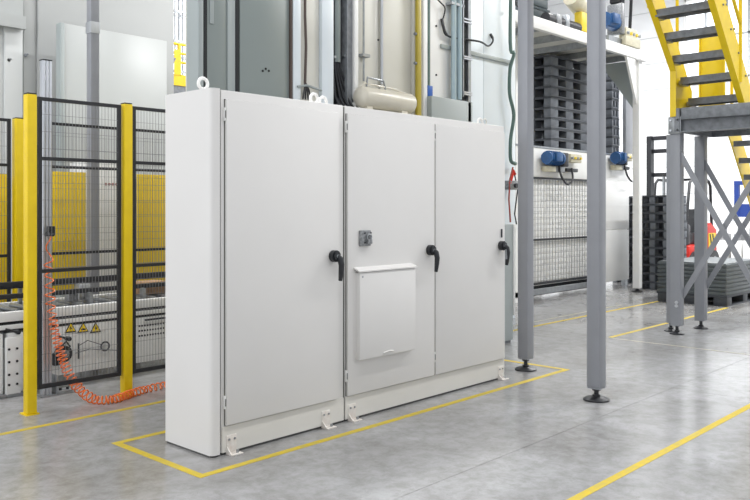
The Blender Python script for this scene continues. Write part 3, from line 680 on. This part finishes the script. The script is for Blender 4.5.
# geared motors
def motor(px, label, s=1.0):
    x = XR_(px); z = za(px, 158, YR); y = YR-.02
    t = thing('geared_motor', (x, y, z), label, 'motor')
    B().cyl((x-.02, y-.13, z), (x+.42*s, y-.13, z), .105, 14).build('motor_body', 'blue', t)
    b = B()
    for k in range(8): xx = x+.03+k*.045*s; b.cyl((xx, y-.13, z), (xx+.012, y-.13, z), .118, 14)
    b.build('cooling_fins', 'blue', t)
    bx('terminal_box', 'blue', t, x+.08, x+.26*s, y-.27, y-.2, z-.06, z+.09, bev=.01)
    bx('gearbox', 'blackm', t, x+.42*s, x+.58*s, y-.2, y, z-.13, z+.1, bev=.02)
    bx('valve_block', 'beige', t, x+.78*s, x+1.15*s, y-.12, y, z-.04, z+.10, bev=.01)
    bx('valve_block', 'beige', t, x+.05, x+.3, y-.12, y, z-.22, z-.13, bev=.01)
    bx('rail', 'pad', t, x+.3*s, x+.62*s, y-.1, y, z-.22, z-.12, bev=.006)
    for k in range(4): B().cyl((x+(.80+.09*k)*s, y-.12, z+.03), (x+(.80+.09*k)*s, y-.16, z+.03), .022, 8).build('fitting', 'brass' if k % 2 else 'steel', t)
    bx('hose_manifold', 'blackm', t, x+.72*s, x+1.1*s, y-.08, y, z-.20, z-.14, bev=.01)
    B().tube(sm([(x+.42, y-.1, z-.12), (x+.44, y-.14, z-.3), (x+.62, y-.15, z-.42), (x+.80, y-.14, z-.33), (x+.84, y-.1, z-.14)]), .018, 7).build('cable_loop', 'blackm', t)
motor(539, 'blue geared motor with a cable loop, on the beam between the two tall grey posts')
motor(608, 'blue geared motor to the right of the nearest grey post', .62)
# upper deck on Y = 6.29
t = thing('conveyor_deck', (12, 7, 4.1), 'white upper conveyor deck on a post above the pallet stacks', 'conveyor')
bx('front_beam', 'white', t, 9.5, 13.72, 6.25, 6.33, 4.10, 4.27, bev=.006); bx('rear_beam', 'white', t, 9.5, 13.72, 8.3, 8.38, 4.10, 4.27)
for k in range(6): x = 9.6+k*.8; bx('cross_piece', 'steel', t, x, x+.06, 6.33, 8.3, 4.12, 4.22)
bx('deck_plate', 'cream', t, 9.5, 13.66, 6.33, 8.3, 4.22, 4.235)
bx('side_fence', 'white', t, 10.2, 13.7, 8.2, 8.24, 4.27, 5.4)
for k in range(22): x = 9.7+k*.18; B().cyl((x, 6.5, 4.30), (x, 7.7, 4.30), .035, 10).build('roller', 'steel', t)
for x in (9.5, 13.55):
    bx('rear_leg', 'white', t, x, x+.1, 8.28, 8.38, 0, 4.10)
B().prism([(13.1, 4.10), (13.5, 4.10), (13.5, 3.3)], 'y', 6.27, 6.31).build('gusset', 'white', t)
B().prism([(6.35, 4.10), (7.0, 4.10), (6.35, 3.2)], 'x', 13.58, 13.62).build('gusset', 'sage2', t)
t = square_post(13.56, 6.29, .125, .08, 4.10, 'white square post on a black foot at the far end of the mesh clad machine', 'white', True)
bx('head_plate', 'white', t, 13.44, 13.68, 6.17, 6.41, 4.07, 4.095)
t = thing('deck_motor', (11.6, 6.7, 4.3), 'beige gearbox with a yellow block on the upper deck left of the nearest post', 'motor')
x = xa(577, 6.5); B().cyl((x, 6.6, 4.93), (x+.36, 6.6, 4.78), .15, 16).build('gearbox', 'beige', t); bx('yellow_block', 'brass', t, x+.12, x+.38, 6.48, 6.62, 4.38, 4.70, bev=.02)
B().cyl((x-.9, 6.55, 4.42), (x+.1, 6.55, 4.42), .09, 12).build('drive_shaft', 'blackm', t); bx('mount', 'steel', t, x-.1, x+.5, 6.5, 6.9, 4.3, 4.38)
bx('bearing', 'pad', t, x-.7, x-.55, 6.45, 6.65, 4.33, 4.52, bev=.02); bx('bearing', 'steel', t, x-.42, x-.3, 6.45, 6.65, 4.33, 4.55, bev=.02)
t = thing('deck_drive', (12.9, 6.6, 4.3), 'blue motor with beige couplings on the upper deck right of the nearest post', 'motor')
x = xa(609, 6.5); B().cyl((x, 6.6, 4.75), (x+.40, 6.6, 4.75), .14, 14).build('motor_body', 'blue', t); bx('terminal_box', 'blue', t, x+.05, x+.28, 6.42, 6.5, 4.68, 4.86, bev=.02)
bx('gearbox', 'pad', t, x+.40, x+.52, 6.45, 6.75, 4.55, 5.1, bev=.03); bx('coupling', 'beige', t, x+.55, x+1.0, 6.45, 6.6, 4.5, 4.7, bev=.03)
bx('mount', 'steel', t, x-.1, x+1.0, 6.45, 6.9, 4.27, 4.45); bx('valve_rail', 'beige', t, x+.35, x+.95, 6.36, 6.45, 4.34, 4.50, bev=.02)
for k in range(5): B().cyl((x+.42+.11*k, 6.36, 4.55), (x+.42+.11*k, 6.33, 4.55), .03, 8).build('fitting', 'brass' if k % 2 else 'steel', t)
B().tube([(x+.45, 6.5, 5.05), (x+.5, 6.45, 5.3), (x+.75, 6.45, 5.2), (x+.8, 6.5, 4.7)], .03, 7).build('cable_loop', 'blackm', t)
bx('control_panel', 'alu', t, x+.02, x+.36, 6.8, 6.86, 4.95, 5.45, bev=.01); bx('panel_stand', 'steel', t, x+.16, x+.22, 6.82, 6.85, 4.45, 4.95)
bx('machine_head', 'blackm', t, x+.40, x+.62, 6.5, 6.7, 5.1, 5.5, bev=.03)

# ================================================================== PALLETS
def pallet_meshes(W, D, H):
    """W along X, D along Y"""
    top = B()
    n = 5; s = D/n
    top.box(0, W, 0, D, H*.78, H*.93)
    for k in range(n): top.box(0, W, k*s+.006, (k+1)*s-.006, H*.90, H)
    dm = top.mesh('top_deck'); dm.materials.append(M['pallet'])
    bl = B().box(0, .20*W, 0, .17*D, H*.12, H*.78, bev=.006).mesh('foot_block'); bl.materials.append(M['palletg'])
    sk = B().box(0, W, 0, .16*D, 0, H*.12).mesh('bottom_runner'); sk.materials.append(M['palletg'])
    return dm, bl, sk
def make_pallet(W, D, H, meshes, loc, label, group):
    t = thing('plastic_pallet', loc, label, 'pallet', group); dm, bl, sk = meshes
    part('top_deck', dm, None, t)
    for y in (0, .415*D, .83*D):
        part('bottom_runner', sk, None, t, (0, y, 0))
        for x in (0, .4*W, .8*W): part('foot_block', bl, None, t, (x, y, 0))
    return t
def stack(x, y, z, W, D, H, n, where, group):
    ms = pallet_meshes(W, D, H-.004)
    for k in range(n):
        j = (random.uniform(-.008, .008), random.uniform(-.008, .008))
        make_pallet(W, D, H, ms, (x+j[0], y+j[1], z+k*H), 'black plastic pallet, %s, %s' % (ORD[n-k] if n-k < len(ORD) else 'number %d from the top' % (n-k), where), group)
stack(12.0, 7.10, 2.495, 1.27, .80, .1775, 9, 'machine stack between the two tall posts', 'pallets on the machine, left stack')
stack(14.22, 7.10, 2.495, .30, 1.0, .178, 9, 'machine stack right of the nearest post', 'pallets on the machine, right stack')
stack(14.1, 5.95, 0, .8, .62, .156, 11, 'floor stack behind the left stair post', 'pallets on the floor beside the white post')
stack(15.0, ya(642, 15.0), 0, .8, .62, .156, 11, 'floor stack behind the white post', 'pallets on the floor behind the white post')
# dark crates on top deck
for k in range(3):
    tag(B().box(10.35, 11.75, 7.0, 7.7, 4.335+k*.22, 4.535+k*.22, bev=.02).box(10.33, 11.77, 6.98, 7.72, 4.50+k*.22, 4.54+k*.22).build('dark_tray', mat('tray_slate_%d' % k, (.045, .065, .075), .5)),
        'dark slate plastic tray on the upper deck, %s of three' % ('lowest', 'middle', 'topmost')[k], 'tray', 'trays on the upper deck')

# ================================================================== STAIRS
XP0, XP1 = 9.33, 10.32; ZP = 2.655
t = thing('stair_platform', (9.8, 3.3, 0), 'grey steel stair landing on four posts with crossed braces', 'platform')
bx('edge_beam', 'stairg', t, XP0-.03, XP0, 2.55, 3.78, 2.52, ZP, bev=.003)
bx('channel_web', 'stairg', t, XP0+.05, XP0+.07, 2.55, 3.80, 2.38, 2.52); bx('channel_flange', 'stairg', t, XP0-.02, XP0+.09, 2.55, 3.80, 2.372, 2.385)
bx('side_beam', 'stairg', t, XP0-.03, XP1, 3.80, 3.86, 2.38, ZP); bx('side_beam', 'stairg', t, XP0-.03, XP1, 2.50, 2.55, 2.38, ZP)
bx('edge_beam', 'stairg', t, XP1, XP1+.03, 2.55, 3.80, 2.38, ZP); bx('deck', 'stairg', t, XP0, XP1, 2.55, 3.8, ZP-.035, ZP-.005)
pl = bx('splice_plate', 'steel', t, 9.315, 9.325, 3.79, 3.94, 2.36, 2.56, bev=.002)
for dy in (3.82, 3.91):
    for dz in (2.40, 2.52): B().cyl((9.315, dy, dz), (9.30, dy, dz), .012, 8).build('bolt_head', 'alu', pl)
for x, y in ((9.391, 3.865), (10.02, 3.825), (9.391, 2.62), (10.02, 2.62)):
    c = bx('post', 'post', t, x-.06, x+.06, y-.06, y+.06, .10, 2.372, bev=.006)
    B().lathe([(.085, 0), (.085, .012), (.06, .022), (.03, .032), (.03, .045), (.018, .046), (.018, .10)], (x, y, 0), 20).build('foot', 'blackm', c)
    if x < 9.5:
        for dz in (.34, .38): B().cyl((x-.06, y-.02, dz), (x-.075, y-.02, dz), .02, 8).build('bolt_head', 'alu', c)
c = bx('thin_post', 'post', t, 9.52, 9.60, 3.97, 4.05, .10, 2.372, bev=.004)
B().lathe([(.08, 0), (.08, .012), (.03, .032), (.03, .045), (.018, .046), (.018, .10)], (9.56, 4.01, 0), 20).build('foot', 'blackm', c)
for x in (9.40, 10.03):
    B().beam((x-.035, 3.86, 2.20), (x-.035, 2.66, .02), .062, .012, (1, 0, 0)).build('brace', 'post', t)
    B().beam((x+.035, 3.86, .38), (x+.035, 2.66, 2.42), .062, .012, (1, 0, 0)).build('brace', 'post', t)
# upper flight
t = thing('stair_flight', (8.6, 3.55, 2.6), 'yellow upper stair flight with grey treads rising to the left', 'stairs')
def line(x0, z0, z): return x0 + (z0 - z)/1.073     # X on the slope at height z
zt = 5.16
B().prism([(line(8.633, 3.817, zt), zt), (9.306, 3.094), (9.306, 2.56), (9.93, 2.60), (9.93, 2.92), (line(8.633, 3.817, zt)+.66, zt)], 'y', 3.90, 3.915).build('stringer', 'yel', t)
B().prism([(line(8.62, 3.68, zt), zt), (line(8.62, 3.68, 2.66), 2.66), (line(8.62, 3.68, 2.66)+.34, 2.70), (line(8.62, 3.68, zt)+.40, zt)], 'y', 3.15, 3.163).build('stringer', 'yel', t)
b = B()                                                    # lower flanges
b.beam((line(8.62, 3.68, zt), 3.185, zt), (line(8.62, 3.68, 2.61), 3.185, 2.61), .012, .07, (0, 1, 0))
b.build('stringer_flange', 'yel', t)
b = B().beam((line(8.633, 3.817, zt), 3.87, zt), (9.306, 3.87, 3.094), .012, .06, (0, 1, 0)); b.box(9.296, 9.306, 3.84, 3.90, 2.56, 3.094); b.build('stringer_flange', 'yel', t)
for k in range(-6, 5):
    x = 8.781+.2335*k; z = 3.69-.226*k
    tr = bx('tread', 'stairg', t, x+.0, x+.23, 3.19, 3.86, z-.005, z+.028, bev=.003)
    bx('tread_lip', 'stairg', tr, x-.006, x+.006, 3.19, 3.86, z-.052, z+.028); bx('tread_lip', 'stairg', tr, x+.222, x+.232, 3.19, 3.86, z-.045, z+.028)
    for yy in (3.84,): bx('tread_bracket', 'steel', tr, x+.02, x+.2, yy, yy+.05, z-.06, z-.006); 
    B().cyl((x+.08, 3.149, z-.02), (x+.08, 3.137, z-.02), .012, 8).build('bolt_head', 'stairg', t)
    B().cyl((x+.18, 3.149, z+.0), (x+.18, 3.137, z+.0), .012, 8).build('bolt_head', 'stairg', t)
for y in (3.15, 3.93):
    for k in range(3):
        z = 3.0+k*.85; x = line(9.2 if y < 3.5 else 9.35, 3.09, z)+.12; B().cyl((x, y, z-.1), (x, y, z+1.05), .02, 8).build('handrail_post', 'yel', t)
    for dzz in (.55, 1.05): B().cyl((line(9.4, 3.0, 3.0), y, 3.0+dzz), (line(9.4, 3.0, 4.9), y, 4.9+dzz), .02, 8).build('handrail', 'yel', t)
# guard panel on landing
t = thing('landing_guard', (10.3, 3.8, 2.7), 'yellow sheet guard standing on the landing behind the treads', 'guard panel')
bx('sheet', 'yel', t, 10.30, 10.32, ya(725, 10.3), ya(699, 10.3), 2.655, 3.72, bev=.003)
for y in (ya(725, 10.3), ya(699, 10.3)): bx('edge_post', 'yel', t, 10.285, 10.30, y-.02 if y > 3.8 else y, y if y > 3.8 else y+.02, 2.655, 3.76)
# lower flight
t = thing('stair_flight', (11.2, 3.2, 0), 'yellow lower stair flight descending at the right edge behind the braces', 'stairs')
sl = 1.10
for y in (3.62, 2.86):
    B().prism([(10.36, 2.44), (10.36, 2.66), (10.62, 2.66), (12.95, .0), (12.58, .0)], 'y', y, y+.015).build('stringer', 'yel', t)
for k in range(11):
    z = 2.30-.205*k; x = 10.50+.205*k/sl
    tr = bx('tread', 'stairg', t, x, x+.22, 2.89, 3.60, z, z+.03, bev=.003); bx('tread_lip', 'stairg', tr, x-.006, x+.004, 2.89, 3.60, z-.04, z+.03)
for k in range(3): z = 2.5-k*.9; x = 10.55+(2.5-z)/sl; B().cyl((x, 3.64, z), (x, 3.64, z+1.0), .02, 8).build('handrail_post', 'yel', t)
B().cyl((10.55, 3.64, 3.5), (12.2, 3.64, 1.7), .02, 8).build('handrail', 'yel', t)

# ================================================================== GREY SLEEVES ON PALLET
gx, gy = 12.437, 4.36; W, D = 1.6, 1.09
t = thing('plastic_pallet', (gx, gy, 0), 'black plastic pallet under the grey sheets behind the stair posts', 'pallet')
bx('top_deck', 'pallet', t, gx, gx+W, gy, gy+D, .13, .165, bev=.004)
for y in (0, .44, .87):
    bx('bottom_runner', 'pallet', t, gx, gx+W, gy+y, gy+y+.2, 0, .02)
    for x in (0, .7, 1.38): bx('foot_block', 'pallet', t, gx+x, gx+x+.2, gy+y, gy+y+.2, .02, .13, bev=.004)
for k in range(8):
    j = random.uniform(-.010, .010); z = .166+k*.060
    o = B().box(gx+.01+j, gx+W-.01+j, gy+.01, gy+D-.01, z, z+.044, bev=.005).box(gx+.03+j, gx+W-.03+j, gy+.03, gy+D-.03, z+.044, z+.058).build('grey_sheet', 'sleeve')
    tag(o, 'grey plastic sheet, %s of the stack on the black pallet' % (ORD[8-k]), 'plastic sheet', 'grey plastic sheets on the pallet')

# ================================================================== FORKLIFT
def forklift():
    c = Vector((18.76, 7.73, 0)); t = thing('forklift', c, 'red forklift with a tall black mast behind the stair posts', 'forklift')
    yaw = math.radians(176)
    mt = Matrix.Translation(c) @ Matrix.Rotation(yaw, 4, 'Z')       # local +x is forwards
    def P(b, name, m, par=t, label=None):
        b.bm.transform(mt); o = b.build(name, m, par)
        if label: o['label'] = label
        return o
    b = B().box(-.95, .35, -.48, .48, .22, .62, bev=.06)
    b.prism([(-1.05, .25), (-.55, .2), (-.50, 1.0), (-.75, 1.12), (-1.05, .95)], 'y', -.48, .48)
    P(b, 'chassis', 'red', label='red body and counterweight')
    P(B().box(-.55, .0, -.3, .3, .62, .90, bev=.05).prism([(-.55, .9), (-.40, .9), (-.55, 1.45), (-.66, 1.45)], 'y', -.25, .25), 'seat', 'blackp')
    P(B().box(.15, .38, -.42, .42, .62, 1.10, bev=.04), 'dashboard', 'blackp')
    P(B().cyl((.05, 0, 1.25), (.18, 0, 1.05), .02, 8), 'steering_column', 'blackp'); 
    for y in (-.42, .42):
        P(B().tube([(.40, y, 1.0), (.22, y, 2.05), (.1, y, 2.15), (-.75, y, 2.12), (-.85, y, 2.0), (-.92, y, 1.05)], .035, 8), 'overhead_guard', 'blackm')
    for k in range(7): P(B().cyl((.05-k*.13, -.42, 2.15), (.05-k*.13, .42, 2.15), .018, 6), 'guard_bar', 'blackm')
    for x in (.12, -.72):
        for y in (-.50, .50):
            w_ = P(B().cyl((x, y-.09, .24), (x, y+.09, .24), .24, 20), 'wheel', 'blackp')
            P(B().cyl((x, y-.1, .24), (x, y+.1, .24), .10, 12), 'wheel_hub', 'steel', w_)
    for y in (-.34, .34):
        P(B().box(.55, .68, y-.06, y+.06, .08, 3.15), 'mast_rail', 'blackm'); P(B().box(.70, .78, y*.82-.04, y*.82+.04, .12, 3.1), 'inner_mast_rail', 'blackm')
    for z in (.4, 1.4, 2.2, 2.75, 3.05): P(B().box(.57, .66, -.34, .34, z, z+.09), 'mast_crossbar', 'blackm')
    P(B().cyl((.62, 0, .2), (.62, 0, 2.2), .035, 10), 'lift_cylinder', 'steel')
    P(B().box(.80, .86, -.48, .48, .35, .45).box(.80, .86, -.48, .48, .85, .95).box(.80, .85, -.05, .05, .35, .95), 'fork_carriage', 'blackm')
    for y in (-.3, .3): P(B().box(.86, .90, y-.05, y+.05, .08, .95).box(.86, 1.95, y-.05, y+.05, .06, .11), 'fork', 'blackm')
    P(B().box(-1.0, -.62, .481, .487, .55, .88), 'side_sticker', 'brass', label='yellow sticker with black and red stripes')
    for k in range(2): P(B().prism([(-.94+k*.14, .57), (-.88+k*.14, .57), (-.80+k*.14, .86), (-.86+k*.14, .86)], 'y', .487, .491), 'sticker_stripe', 'ink')
forklift()
# blue rack and bits at the far right
xr0 = 25.0
t = thing('frame_bench', (xr0, ya(742, xr0), 0), 'navy blue frame on a white bench far behind the lower stair flight', 'bench')
yl_, yr_ = ya(734, xr0), ya(768, xr0); zb = zx(740, 217, xr0)
bx('bench', 'white', t, xr0, xr0+.8, yr_, yl_, 0, zb, bev=.02)
for y in (yl_-.07, yr_+.07): bx('upright', 'navy', t, xr0, xr0+.12, y-.07, y+.07, zb, zx(734, 181, xr0))
bx('beam', 'navy', t, xr0-.01, xr0+.1, yr_, yl_, zx(740, 185, xr0), zx(740, 181, xr0)); bx('board', 'navy', t, xr0+.02, xr0+.08, yr_, yl_, zb, zx(740, 204, xr0))
for k, px in enumerate((722, 736, 748)):
    y = ya(px, 23.5); t = thing('machine_part', (23.5, y, 0), ('low grey fixture on a white table, %s of three behind the crates' % ('leftmost', 'middle', 'rightmost')[k]), 'fixture', 'fixtures behind the crates')
    bx('table', 'white', t, 23.5, 24.3, y-.14, y+.14, 0, .55, bev=.01); bx('block', 'pad', t, 23.6, 23.95, y-.11, y+.10, .55, .74, bev=.02); bx('clamp', 'steel', t, 23.65, 23.8, y-.05, y+.02, .74, .92, bev=.01)
